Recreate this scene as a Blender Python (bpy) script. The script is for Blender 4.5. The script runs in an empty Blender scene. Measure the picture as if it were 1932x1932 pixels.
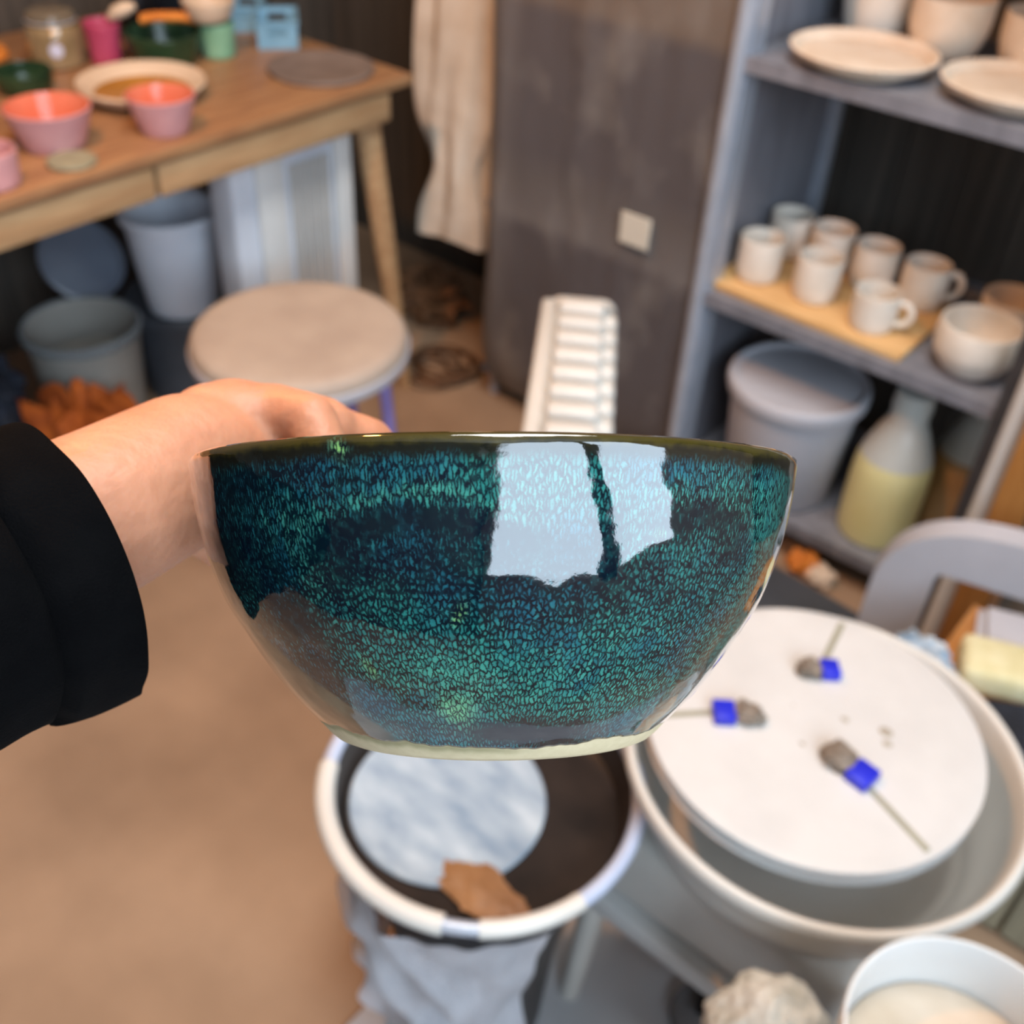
import bpy, bmesh, math, random
from math import sin, cos, pi, radians as rad
from mathutils import Vector, Matrix, noise
random.seed(7)
SC = bpy.context.scene
COL = SC.collection

# ------------------------------------------------------------------ camera
CAM_H = 1.45
cam_d = bpy.data.cameras.new('camera')
cam_d.sensor_width = 36.0
cam_d.lens = 2039.0 / 1932.0 * 36.0
cam_d.clip_start = 0.01
cam_d.dof.use_dof = True
cam_d.dof.focus_distance = 0.262
cam_d.dof.aperture_fstop = 13.0
cam = bpy.data.objects.new('camera', cam_d)
COL.objects.link(cam)
yaw, pitch, roll = rad(38), rad(39.15), rad(3.27)
hd = Vector((-sin(yaw), cos(yaw), 0)); up = Vector((0, 0, 1))
fw = hd * cos(pitch) - up * sin(pitch)
cu = hd * sin(pitch) + up * cos(pitch)
ri = fw.cross(cu)
R_ = ri * cos(roll) + cu * sin(roll)
U_ = cu * cos(roll) - ri * sin(roll)
cam.matrix_world = Matrix(((R_.x, U_.x, -fw.x, 0), (R_.y, U_.y, -fw.y, 0), (R_.z, U_.z, -fw.z, CAM_H), (0, 0, 0, 1)))
SC.camera = cam

# ------------------------------------------------------------------ world, light, exposure
W = bpy.data.worlds.new('daylight'); SC.world = W; W.use_nodes = True
bg = W.node_tree.nodes['Background']
bg.inputs['Color'].default_value = (0.70, 0.85, 1.0, 1)
bg.inputs['Strength'].default_value = 9.5
SC.view_settings.view_transform = 'Standard'
SC.view_settings.look = 'None'
SC.view_settings.gamma = 1.0
SC.view_settings.use_curve_mapping = False
SC.view_settings.exposure = 0.03

def area(name, loc, rot, sx, sy, power, color, portal=False):
    l = bpy.data.lights.new(name, 'AREA'); l.shape = 'RECTANGLE'; l.size = sx; l.size_y = sy
    l.energy = power; l.color = color
    if portal: l.cycles.is_portal = True
    o = bpy.data.objects.new(name, l); o.location = loc; o.rotation_euler = rot; COL.objects.link(o); return o
# daylight enters by the window in the right wall
area('window_daylight', (1.56, -0.52, 1.98), (0, rad(90), 0), 1.80, 2.4, 1, (1, 1, 1), portal=True)
# warm pendant bulb, and an overhead fill
def point(name, loc, power, color, r):
    l = bpy.data.lights.new(name, 'POINT'); l.energy = power; l.color = color; l.shadow_soft_size = r
    o = bpy.data.objects.new(name, l); o.location = loc; COL.objects.link(o); return o
point('warm_bulb_light', (-1.25, 0.50, 2.15), 60, (1.0, 0.42, 0.11), 0.05)
area('overhead_fill_light', (-0.35, 0.75, 2.94), (0, 0, 0), 0.6, 1.2, 46, (1.0, 0.97, 0.93))  # unseen soft fill added under the ceiling to brighten the room, no fixture

# ------------------------------------------------------------------ helpers
def lin(h):
    h = h.lstrip('#'); out = []
    for i in (0, 2, 4):
        c = int(h[i:i+2], 16) / 255
        out.append(c / 12.92 if c <= 0.04045 else ((c + 0.055) / 1.055) ** 2.4)
    return (*out, 1)

def mat(name, c1, c2=None, rough=0.5, spec=None, metal=0.0, scale=12, bump=0.0, bscale=60, stretch=(1, 1, 1), detail=4, trans=0, ior=1.45, sub=0, subc=None, coat=0, lo=0.35, hi=0.65, alpha=1):
    m = bpy.data.materials.new(name); m.use_nodes = True
    nt = m.node_tree; b = nt.nodes['Principled BSDF']
    b.inputs['Base Color'].default_value = lin(c1)
    b.inputs['Roughness'].default_value = rough
    b.inputs['Metallic'].default_value = metal
    b.inputs['IOR'].default_value = ior
    b.inputs['Alpha'].default_value = alpha
    if trans: b.inputs['Transmission Weight'].default_value = trans
    if spec is not None: b.inputs['Specular IOR Level'].default_value = spec
    if coat: b.inputs['Coat Weight'].default_value = coat
    if sub:
        b.inputs['Subsurface Weight'].default_value = sub
        b.inputs['Subsurface Radius'].default_value = subc or (0.012, 0.005, 0.003)
        b.inputs['Subsurface Scale'].default_value = 1.0
    tc = nt.nodes.new('ShaderNodeTexCoord'); mp = nt.nodes.new('ShaderNodeMapping')
    mp.inputs['Scale'].default_value = stretch
    nt.links.new(tc.outputs['Object'], mp.inputs['Vector'])
    if c2:
        n = nt.nodes.new('ShaderNodeTexNoise'); n.inputs['Scale'].default_value = scale; n.inputs['Detail'].default_value = detail
        nt.links.new(mp.outputs['Vector'], n.inputs['Vector'])
        r = nt.nodes.new('ShaderNodeValToRGB')
        r.color_ramp.elements[0].position = lo; r.color_ramp.elements[0].color = lin(c1)
        r.color_ramp.elements[1].position = hi; r.color_ramp.elements[1].color = lin(c2)
        nt.links.new(n.outputs['Fac'], r.inputs['Fac']); nt.links.new(r.outputs['Color'], b.inputs['Base Color'])
    if bump:
        n2 = nt.nodes.new('ShaderNodeTexNoise'); n2.inputs['Scale'].default_value = bscale; n2.inputs['Detail'].default_value = 5
        nt.links.new(mp.outputs['Vector'], n2.inputs['Vector'])
        bp = nt.nodes.new('ShaderNodeBump'); bp.inputs['Strength'].default_value = bump; bp.inputs['Distance'].default_value = 0.01
        nt.links.new(n2.outputs['Fac'], bp.inputs['Height']); nt.links.new(bp.outputs['Normal'], b.inputs['Normal'])
    return m

def tag(o, label=None, cat=None, group=None, kind=None):
    if label: o['label'] = label
    if cat: o['category'] = cat
    if group: o['group'] = group
    if kind: o['kind'] = kind
    return o

def obj(name, bm, m, parent=None, loc=(0, 0, 0), rot=(0, 0, 0), angle=38, smooth=True):
    bmesh.ops.recalc_face_normals(bm, faces=bm.faces)
    me = bpy.data.meshes.new(name); bm.to_mesh(me); bm.free()
    if smooth:
        for p in me.polygons: p.use_smooth = True
        me.set_sharp_from_angle(angle=rad(angle))
    if m: me.materials.append(m)
    o = bpy.data.objects.new(name, me); COL.objects.link(o)
    o.location = loc; o.rotation_euler = rot
    if parent: o.parent = parent
    return o

def empty(name, loc, rz=0, label=None, cat=None, group=None, rot=None):
    o = bpy.data.objects.new(name, None); COL.objects.link(o); o.location = loc
    o.rotation_euler = rot or (0, 0, rz); o.empty_display_size = 0.05
    return tag(o, label, cat, group)

def copy_tree(o, parent=None, loc=None, rz=None):
    c = o.copy(); COL.objects.link(c)
    if parent: c.parent = parent
    if loc is not None: c.location = loc
    if rz is not None: c.rotation_euler = (0, 0, rz)
    for ch in [x for x in bpy.data.objects if x.parent == o]: copy_tree(ch, c)
    return c

def lathe(prof, seg=64, bm=None, off=(0, 0, 0), wob=0, sx=1, sy=1):
    bm = bm or bmesh.new(); rings = []
    for k, (r, z) in enumerate(prof):
        if r < 1e-6:
            rings.append([bm.verts.new((off[0], off[1], z + off[2]))]); continue
        ring = []
        for i in range(seg):
            a = 2 * pi * i / seg
            rr = r
            if wob: rr = r * (1 + wob * noise.noise((cos(a) * 1.3, sin(a) * 1.3, z * 8)))
            ring.append(bm.verts.new((off[0] + rr * cos(a) * sx, off[1] + rr * sin(a) * sy, z + off[2])))
        rings.append(ring)
    for a, b in zip(rings, rings[1:]):
        if len(a) == 1 and len(b) == 1: continue
        for i in range(seg):
            j = (i + 1) % seg
            if len(a) == 1: bm.faces.new((a[0], b[j], b[i]))
            elif len(b) == 1: bm.faces.new((a[i], a[j], b[0]))
            else: bm.faces.new((a[i], a[j], b[j], b[i]))
    return bm

def smooth_prof(pts, n=6):
    out = []
    P = [pts[0]] + list(pts) + [pts[-1]]
    for i in range(1, len(P) - 2):
        p0, p1, p2, p3 = P[i-1], P[i], P[i+1], P[i+2]
        for k in range(n):
            t = k / n
            out.append(tuple(0.5 * ((2*p1[j]) + (-p0[j]+p2[j])*t + (2*p0[j]-5*p1[j]+4*p2[j]-p3[j])*t*t + (-p0[j]+3*p1[j]-3*p2[j]+p3[j])*t**3) for j in range(len(p1))))
    out.append(tuple(pts[-1])); return out

def vessel(outer, th=0.004, rimr=None):
    """outer profile from the base centre up; returns closed profile with rounded lip and inside"""
    o = list(outer); r, z = o[-1]
    inner = []
    for (rr, zz) in reversed(o):
        if rr - th > 0.002: inner.append((rr - th, max(zz, o[0][1] + th)))
    lip = [(r - th * 0.15, z + th * 0.35), (r - th * 0.5, z + th * 0.5), (r - th * 0.85, z + th * 0.35)]
    base = o[0][1] + th
    inner = [p for p in inner if p[1] >= base]
    return [(0, o[0][1])] + o + lip + inner + [(0, base)]

def box(bm, x0, x1, y0, y1, z0, z1, bev=0.0, seg=2, mtx=None):
    vs = [bm.verts.new(p) for p in ((x0,y0,z0),(x1,y0,z0),(x1,y1,z0),(x0,y1,z0),(x0,y0,z1),(x1,y0,z1),(x1,y1,z1),(x0,y1,z1))]
    fs = [bm.faces.new([vs[i] for i in f]) for f in ((0,3,2,1),(4,5,6,7),(0,1,5,4),(1,2,6,5),(2,3,7,6),(3,0,4,7))]
    if bev:
        es = list({e for f in fs for e in f.edges})
        r = bmesh.ops.bevel(bm, geom=es, offset=bev, segments=seg, profile=0.5, affect='EDGES')
        vs = list({v for f in r['faces'] for v in f.verts} | {v for v in vs if v.is_valid})
    if mtx:
        for v in vs:
            if v.is_valid: v.co = mtx @ v.co
    return bm

def boxm(*a, **k): return box(bmesh.new(), *a, **k)

def tube(pts, rads, seg=12, bm=None, closed=False, flat=1.0):
    """smooth tube along points; rads one number or a list"""
    bm = bm or bmesh.new(); P = [Vector(p) for p in pts]; n = len(P)
    if not isinstance(rads, (list, tuple)): rads = [rads] * n
    T = []
    for i in range(n):
        a = P[(i-1) % n] if (closed or i > 0) else P[i]; b = P[(i+1) % n] if (closed or i < n-1) else P[i]
        T.append((b - a).normalized())
    ref = Vector((0, 0, 1)) if abs(T[0].z) < 0.9 else Vector((1, 0, 0))
    nrm = T[0].cross(ref).normalized(); rings = []
    for i in range(n):
        nrm = (nrm - T[i] * nrm.dot(T[i])).normalized(); bn = T[i].cross(nrm)
        rings.append([bm.verts.new(P[i] + (nrm * cos(2*pi*k/seg) + bn * sin(2*pi*k/seg) * flat) * rads[i]) for k in range(seg)])
    m = n if closed else n - 1
    for i in range(m):
        a, b = rings[i], rings[(i+1) % n]
        for k in range(seg):
            j = (k+1) % seg; bm.faces.new((a[k], a[j], b[j], b[k]))
    if not closed:
        bm.faces.new(rings[0][::-1]); bm.faces.new(rings[-1])
    return bm

def spline(pts, n=8): return smooth_prof([tuple(p) for p in pts], n)

def prism(outline, d0, d1, bm=None):
    """outline in x,z extruded along y"""
    bm = bm or bmesh.new()
    a = [bm.verts.new((x, d0, z)) for x, z in outline]; b = [bm.verts.new((x, d1, z)) for x, z in outline]
    n = len(a); bm.faces.new(a); bm.faces.new(b[::-1])
    for i in range(n): bm.faces.new((a[i], b[i], b[(i+1) % n], a[(i+1) % n]))
    return bm

def struct(name, bm, m, parent=None, **k):
    o = obj(name, bm, m, parent, smooth=False, **k)
    if not parent: o['kind'] = 'structure'
    return o

# ------------------------------------------------------------------ materials
M = {}
M['floor'] = mat('smooth_brown_concrete', '#8f7660', '#a78b72', 0.42, scale=3.5, bump=0.05, bscale=25, detail=6)
M['wall_dark'] = mat('dark_stained_boards', '#45403b', '#575049', 0.6, scale=5, stretch=(9, 9, 0.5), bump=0.2, bscale=12)
M['wall_pale'] = mat('painted_plaster', '#b5b0a8', '#c0bbb3', 0.8, scale=4)
M['wall_grey'] = mat('grey_plaster', '#3e3b38', '#4a4642', 0.8, scale=4)
M['ceiling'] = mat('white_ceiling_paint', '#b9b5ae', '#c4c0b8', 0.85, scale=3)
M['frame_white'] = mat('window_frame_paint', '#d8d8d6', None, 0.4)
M['oak'] = mat('oiled_oak_veneer', '#8a6346', '#a67f5a', 0.42, scale=6, stretch=(14, 1.2, 8), bump=0.05, bscale=30)
M['oak_pale'] = mat('pale_beech_edge', '#a5825e', '#b89872', 0.45, scale=6, stretch=(10, 1.2, 10))
M['pine'] = mat('bare_pine', '#c99d66', '#d9b17c', 0.5, scale=5, stretch=(1.5, 12, 12))
M['pine_post'] = mat('orange_pine', '#a9723a', '#bd8549', 0.45, scale=5, stretch=(12, 12, 1))
M['steel'] = mat('galvanised_steel', '#a3abb9', '#b6bdca', 0.35, metal=0.35, scale=20, stretch=(6, 6, 1), bump=0.05)
M['steel_shelf'] = mat('dull_steel_sheet', '#7a7c85', '#8c8e98', 0.45, metal=0.2, scale=12, stretch=(3, 3, .6))
M['steel_dark'] = mat('dark_steel', '#555962', '#656a73', 0.35, metal=0.4, scale=20)
M['bisque'] = mat('bisque_clay', '#d3bea8', '#e0d0be', 0.75, scale=18, bump=0.08, bscale=120)
M['bisque_white'] = mat('pale_greenware', '#dad0c3', '#e8e0d5', 0.7, scale=18, bump=0.08, bscale=120)
M['white_plastic'] = mat('white_plastic', '#cfd0cf', '#d8d9d8', 0.35, scale=6)
M['white_enamel'] = mat('warm_white_enamel', '#c6c4be', '#d2d0ca', 0.33, scale=6)
M['grey_plastic'] = mat('grey_plastic', '#b2b3bb', '#bcbdc5', 0.45, scale=8)
M['bluewhite_plastic'] = mat('bluish_white_plastic', '#c6ccd8', '#d2d8e2', 0.4, scale=8)
M['dark_tub'] = mat('dark_grey_plastic', '#41454c', '#4b4f57', 0.5, scale=8)
M['lilac'] = mat('lilac_paint', '#8579b8', '#8f84c2', 0.35)
M['cotton'] = mat('off_white_cotton', '#c9b8a4', '#dccfbe', 0.9, scale=9, bump=0.3, bscale=30)
M['towel'] = mat('white_towelling', '#e3e4ea', '#eeeef3', 0.95, scale=25, bump=0.5, bscale=160)
M['black_knit'] = mat('black_jersey', '#020203', '#040405', 0.95, spec=.08, scale=90, bump=0.25, bscale=1200, stretch=(1, 1, 1))
M['navy_cloth'] = mat('navy_cloth', '#12161f', '#202736', 0.8, scale=30, bump=0.4, bscale=90)
M['rust_cloth'] = mat('rust_orange_cloth', '#8c3d0c', '#b85a18', 0.8, scale=25, bump=0.3, bscale=60)
M['pink'] = mat('pink_glaze', '#c08c90', '#cf9da0', 0.4, scale=20)
M['coral'] = mat('coral_glaze', '#cf6f55', '#d98468', 0.12, scale=10)
M['magenta'] = mat('raspberry_plastic', '#a83e5e', '#b84e6c', 0.35)
M['green_dark'] = mat('dark_green_glaze', '#1e3322', '#33492f', 0.2, scale=22)
M['green_mint'] = mat('mint_glaze', '#6fa083', '#82b193', 0.35, scale=14)
M['orange'] = mat('orange_sponge', '#c8752c', '#d98838', 0.7, scale=40, bump=0.3)
M['blue_crate'] = mat('sky_blue_plastic', '#6d9cb8', '#7dabc6', 0.4)
M['slate'] = mat('grey_brown_bat', '#6f625b', '#7d7068', 0.65, scale=16)
M['coaster'] = mat('grey_green_stone', '#7f7f6c', '#98977f', 0.6, scale=60)
M['caramel'] = mat('caramel_glaze', '#9c6a2c', '#b07c38', 0.2, scale=10)
M['cream'] = mat('cream_glaze', '#cbb59c', '#d6c3ac', 0.4, scale=10)
M['black_gloss'] = mat('black_plastic', '#0a0a0c', '#141418', 0.35)
M['blue_tool'] = mat('ultramarine_plastic', '#1a22b8', '#2630cc', 0.4)
M['clay_brown'] = mat('wet_clay', '#6b6055', '#8a7d70', 0.7, scale=90, bump=0.5, bscale=200)
M['slip'] = mat('pale_clay_slip', '#b9a893', '#c9bbaa', 0.25, scale=14)
M['cable'] = mat('brown_cable', '#4a3220', '#6b4a30', 0.6)
M['yellow_foam'] = mat('pale_yellow_foam', '#cfc79a', '#dcd6b0', 0.85, scale=30, bump=0.3)
M['boards'] = mat('greenish_grey_board', '#8f8b78', '#a39e88', 0.7, scale=4, stretch=(30, 1, 1))
M['mat'] = mat('grey_vinyl_mat', '#adafb3', '#b9bbbe', 0.6, scale=5, bump=0.05)
M['glassy'] = mat('clear_glass', '#b7aa94', None, 0.08, trans=0.75)
M['yellow_liquid'] = mat('yellow_glaze_liquid', '#e0da9c', '#e8e3ae', 0.35, scale=9)
M['milky'] = mat('milky_polythene', '#c8ccc8', '#d2d6d2', 0.35, trans=0.15)
M['tan_liquid'] = mat('tan_slip_liquid', '#b08e64', '#bb9a70', 0.4, scale=9)
M['paper'] = mat('off_white_paper', '#cfcabc', None, 0.8)
M['hazy'] = mat('hazy_clear_plastic', '#9aa3a8', '#aab2b6', 0.25, trans=0.55, scale=7)
M['hazy_blue'] = mat('hazy_blue_plastic', '#8791a4', '#98a2b2', 0.3, trans=0.5, scale=7)
M['hazy_grey'] = mat('scuffed_clear_plastic', '#a29f98', '#b0ada6', 0.35, trans=0.3, scale=7)

# ------------------------------------------------------------------ room
X0, X1, Y0, Y1, ZC = -2.42, 1.5, -1.95, 2.16, 3.0
struct('floor', boxm(X0-.1, X1+.1, Y0-.1, Y1+.1, -0.05, 0), M['floor'])
struct('ceiling', boxm(X0-.1, X1+.1, Y0-.1, Y1+.1, ZC, ZC+.05), M['ceiling'])
def board_wall(name, horizontal_axis, a0, a1, fixed, m):
    bm = bmesh.new(); w = 0.12; a = a0
    while a < a1 - 1e-6:
        b = min(a + w, a1)
        if horizontal_axis == 'x': box(bm, a+.0015, b-.0015, fixed, fixed+.02, 0, ZC)
        else: box(bm, fixed-.02, fixed, a+.0015, b-.0015, 0, ZC)
        a = b
    if horizontal_axis == 'x': box(bm, a0-.1, a1+.1, fixed+.006, fixed+.1, 0, ZC)
    else: box(bm, fixed-.1, fixed-.006, a0-.1, a1+.1, 0, ZC)
    return struct(name, bm, m)
board_wall('wall_back', 'x', X0, X1, Y1, M['wall_dark'])
board_wall('wall_left', 'y', Y0, Y1, X0, M['wall_dark'])
struct('wall_front', boxm(X0, X1, Y0-.1, Y0, 0, ZC), M['wall_grey'])
WY0, WY1, WZ0, WZ1 = -1.75, 0.62, 1.10, 2.92
bm = bmesh.new()
box(bm, X1, X1+.1, Y0, WY0, 0, ZC); box(bm, X1, X1+.1, WY1, Y1, 0, ZC)
box(bm, X1, X1+.1, WY0, WY1, 0, WZ0); box(bm, X1, X1+.1, WY0, WY1, WZ1, ZC)
struct('wall_right', bm, M['wall_pale'])
wroot = empty('window_1', (X1, (WY0+WY1)/2, WZ0)); wroot['kind'] = 'structure'
def wl(y0, y1, z0, z1, t0=0.0, t1=0.06): return boxm(t0, t1, y0-(WY0+WY1)/2, y1-(WY0+WY1)/2, z0-WZ0, z1-WZ0, bev=0.004, seg=1)
fr = 0.05
obj('window_frame', wl(WY0, WY0+fr, WZ0, WZ1), M['frame_white'], wroot)
obj('window_frame', wl(WY1-fr, WY1, WZ0, WZ1), M['frame_white'], wroot)
obj('window_frame', wl(WY0, WY1, WZ0, WZ0+fr), M['frame_white'], wroot)
obj('window_frame', wl(WY0, WY1, WZ1-fr, WZ1), M['frame_white'], wroot)
obj('mullion', wl(-0.27, -0.10, WZ0, WZ1), M['wall_grey'], wroot)

# ------------------------------------------------------------------ oak table and what stands on it
T = 0.74
tb = empty('oak_table', (-1.95, 0.5, 0), label='oiled oak table with tapered round legs along the left wall', cat='table')
def tl(x0, x1, y0, y1, z0, z1, **k): return boxm(x0+1.95, x1+1.95, y0-.5, y1-.5, z0, z1, **k)
obj('tabletop', tl(-2.36, -1.598, -0.7, 1.634, T-.022, T, bev=.004), M['oak'], tb)
obj('apron', tl(-2.33, -1.64, -.66, 1.575, T-.085, T-.022), M['oak_pale'], tb)
obj('drawer', tl(-1.64, -1.606, 1.015, 1.575, T-.083, T-.026, bev=.002), M['oak_pale'], tb)
obj('drawer', tl(-1.64, -1.606, 0.42, 1.005, T-.083, T-.026, bev=.002), M['oak_pale'], tb)
for (xa, ya, xb, yb) in ((-1.655, 1.545, -1.605, 1.60), (-1.655, -.6, -1.605, -.65), (-2.29, 1.5, -2.33, 1.58), (-2.29, -.6, -2.33, -.65)):
    obj('leg', tube([(xa+1.95, ya-.5, T-.03), (xa*.5+xb*.5+1.95, ya*.5+yb*.5-.5, .36), (xb+1.95, yb-.5, 0)], [.027, .024, .015], 20), M['oak_pale'], tb)

def pot(name, prof, m, loc, label, cat, group=None, th=.004, seg=48, inner=None, rot=None, wob=0):
    pr = vessel(smooth_prof(prof, 5), th)
    if inner is None:
        o = obj(name, lathe(pr, seg, wob=wob), m, None, loc); tag(o, label, cat, group); o.rotation_euler = rot or (0,0,0); return o
    root = empty(name, loc, label=label, cat=cat, group=group, rot=rot)
    k = len(smooth_prof(prof, 5)) + 3
    obj('body', lathe(pr[:k], seg, wob=wob), m, root)
    obj('glazed_inside', lathe(pr[k-1:], seg, wob=wob), inner, root)
    return root
def disc(name, r, th, m, loc, label, cat, seg=64, dish=0, rot=None):
    pr = [(0, 0), (r-.004, 0), (r, th*.5), (r-.001, th), (r-.006, th+dish*.2)]
    if dish: pr += [(r-.012, th), (r-.02, th-dish)]
    pr += [(0, th-dish)]
    o = obj(name, lathe(pr, seg), m, None, loc); o.rotation_euler = rot or (0,0,0)
    return tag(o, label, cat)

pot('pink_bowl', [(.045,0),(.05,.004),(.060,.03),(.071,.066)], M['pink'], (-1.735,.908,T), 'larger pink bowl with glossy coral inside, above the grey-green coaster', 'bowl', 'pink bowls on the oak table', inner=M['coral'])
pot('pink_bowl', [(.036,0),(.041,.003),(.050,.028),(.060,.063)], M['pink'], (-1.668,1.082,T), 'smaller pink bowl with coral inside, in front of the caramel plate', 'bowl', 'pink bowls on the oak table', inner=M['coral'])
pot('pink_cup', [(.036,0),(.041,.005),(.043,.03),(.045,.055)], M['pink'], (-1.655,.752,T), 'pink glossy cup cut by the left edge at the front of the oak table', 'cup', th=.005)
disc('stone_coaster', .040, .008, M['coaster'], (-1.648,.885,T), 'small round grey-green coaster near the front edge of the oak table', 'coaster')
disc('round_bat', .108, .010, M['slate'], (-1.735,1.508,T), 'thin round grey-brown board lying at the far corner of the oak table', 'board', dish=.003)
pl = empty('caramel_plate', (-1.835,1.155,T), label='large shallow plate with cream rim and caramel glazed centre behind the pink bowls', cat='plate')
obj('rim', lathe([(0,0),(.07,0),(.10,.012),(.118,.03),(.116,.034),(.112,.033),(.088,.014)], 64), M['cream'], pl)
obj('glazed_inside', lathe([(.0885,.0138),(.07,.006),(0,.004)], 64), M['caramel'], pl)
pot('green_bowl', [(.055,0),(.062,.004),(.072,.03),(.078,.058)], M['green_dark'], (-1.985,1.315,T), 'wide dark green bowl with an orange sponge across it', 'bowl', th=.006)
o = obj('orange_sponge', tube(spline([(-.06,0,0),(-.03,0,.006),(.03,0,.006),(.062,0,0)],5), [.006]+[.016]*14+[.006], 14, flat=.6), M['orange'], None, (-1.995,1.345,T+.072), (0,0,rad(48)))
tag(o, 'oval orange sponge lying across the dark green bowl', 'sponge')
pot('mint_cup', [(.028,0),(.033,.004),(.034,.03),(.036,.066)], M['green_mint'], (-1.945,1.418,T), 'mint green cup carrying a small cream bowl', 'cup')
pot('cream_bowl', [(.026,0),(.040,.008),(.050,.03),(.053,.042)], M['cream'], (-1.945,1.405,T+.070), 'small cream bowl stacked on the mint green cup', 'bowl')
pot('raspberry_cup', [(.026,0),(.030,.003),(.032,.04),(.036,.075)], M['magenta'], (-2.060,1.228,T), 'raspberry pink cup between the glass jar and dark green bowl', 'cup')
o = obj('black_brush_tub', lathe(vessel([(.034,0),(.040,.01),(.044,.06),(.045,.11)], .003), 40), M['black_gloss'], None, (-2.150,1.37,T)); tag(o, 'black round tub standing behind the raspberry pink cup', 'tub')
o = obj('pale_sponge', tube([(-.03,0,0),(-.01,0,.004),(.012,0,.003),(.03,0,0)], [.006,.014,.014,.006], 14), M['cream'], None, (-2.032,1.262,T+.094), (0,rad(-25),rad(40))); tag(o, 'pale sponge piece poking up beside the raspberry pink cup', 'sponge')
o = obj('dark_box', boxm(-.06,.06,-.05,.05,0,.12,bev=.006), mat('blue_black_card','#0c1620','#13202c',.5), None, (-2.20,1.50,T), (0,0,rad(12))); tag(o, 'blue-black box at the back of the oak table behind the cream bowl', 'box')
jar = empty('glass_jar', (-2.115,1.155,T), label='clip-top glass jar of brown powder with small white label', cat='jar')
obj('body', lathe(smooth_prof([(0,0),(.048,.001),(.054,.012),(.054,.06),(.046,.076),(.044,.082)],4), 48), mat('brown_powder_behind_glass','#7d6a4c','#927e5e',.12,scale=30,coat=.6), jar)
obj('lid', lathe([(0,.103),(.03,.103),(.042,.099),(.046,.092),(.046,.084),(0,.084)], 48), M['glassy'], jar)
obj('wire_clip', tube([(.047*cos(a),.047*sin(a),.083) for a in [2*pi*i/40 for i in range(40)]], .0018, 8, closed=True), M['steel'], jar)
lb = bmesh.new(); prev = None
c0 = lb.verts.new((.0552*cos(rad(-30)), .0552*sin(rad(-30)), .038))
for q in range(1, 6):
    ring = []
    for t in [2*pi*i/24 for i in range(24)]:
        da = .055*5*q/5*cos(t); ring.append(lb.verts.new(((.0552 - (.0012 if q == 5 else 0))*cos(rad(-30)+da), (.0552 - (.0012 if q == 5 else 0))*sin(rad(-30)+da), .038+.015*q/5*sin(t))))
    for i in range(24):
        k = (i+1) % 24
        if prev: lb.faces.new((prev[i], prev[k], ring[k], ring[i]))
        else: lb.faces.new((c0, ring[k], ring[i]))
    prev = ring
obj('paper_label', lb, mat('lavender_white_paper','#c6c8dc',None,.6), jar)
pot('green_dish', [(.040,0),(.046,.004),(.052,.02),(.054,.038)], M['green_dark'], (-2.01,1.02,T), 'small dark green dish behind the larger pink bowl', 'dish', th=.005)
o = obj('orange_dish', lathe([(0,0),(.05,0),(.055,.008),(.05,.018),(0,.024)],40), M['orange'], None, (-2.235,1.055,T)); tag(o, 'flat orange dish at the left edge beside the glass jar', 'dish')
def crate(loc, rz, label):
    r = empty('plastic_crate', loc, rz, label, 'crate', 'small blue plastic crates')
    w, d, h, t = .042, .06, .055, .003
    bm = bmesh.new(); box(bm, -w, w, -d, d, 0, t)
    box(bm, -w, -w+t, -d, d, t, h); box(bm, w-t, w, -d, d, t, h)
    for s in (-1, 1):
        y0, y1 = (d-t, d) if s > 0 else (-d, -d+t)
        box(bm, -w+t, w-t, y0, y1, t, .026); box(bm, -w+t, w-t, y0, y1, .042, h)
        box(bm, -w+t, -.02, y0, y1, .026, .042); box(bm, .02, w-t, y0, y1, .026, .042)
    obj('body', bm, M['blue_crate'], r, smooth=False)
    rb = bmesh.new()
    box(rb, -w-.003, w+.003, -d-.003, -d, h-.006, h); box(rb, -w-.003, w+.003, d, d+.003, h-.006, h)
    box(rb, -w-.003, -w, -d, d, h-.006, h); box(rb, w, w+.003, -d, d, h-.006, h)
    obj('rim', rb, M['blue_crate'], r, smooth=False)
    return r
crate((-1.945,1.575,T), rad(50), 'sky blue plastic crate nearest the thin round board')
crate((-2.085,1.60,T), rad(44), 'sky blue plastic crate farther back, behind its twin')

# ------------------------------------------------------------------ under and beside the table
b = empty('white_pail', (-1.945,1.24,.240), label='white plastic pail standing on a dark grey tub under the table', cat='bucket')
obj('body', lathe(vessel(smooth_prof([(.072,0),(.078,.004),(.092,.12),(.100,.218)],4),.003),56), M['bluewhite_plastic'], b)
obj('rim', lathe([(.100,.205),(.108,.207),(.110,.220),(.106,.225),(.098,.224)],56), M['bluewhite_plastic'], b)
b = empty('dark_tub', (-1.985,1.265,0), label='dark grey plastic tub holding up the white pail', cat='tub')
obj('body', lathe([(0,0),(.105,0),(.112,.006),(.128,.215),(.126,.23),(0,.23)],56), M['dark_tub'], b)
obj('rim', lathe([(.127,.206),(.136,.208),(.136,.226),(.131,.236),(.127,.232)],56), M['dark_tub'], b)
b = empty('clear_tub', (-1.965,.995,0), label='hazy clear plastic bucket with grey-white contents under the table', cat='bucket')
obj('body', lathe(vessel(smooth_prof([(.088,0),(.094,.005),(.108,.14),(.117,.27)],4),.003),56), M['hazy_grey'], b)
obj('contents', lathe([(0,.006),(.085,.006),(.104,.16),(.105,.185),(.06,.20),(0,.19)],40,wob=.05), mat('grey_white_powder','#a8a69c','#b8b6aa',.8,scale=12), b)
obj('rim', lathe([(.116,.255),(.124,.257),(.125,.272),(.119,.277),(.113,.273)],56), M['hazy'], b)
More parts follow.
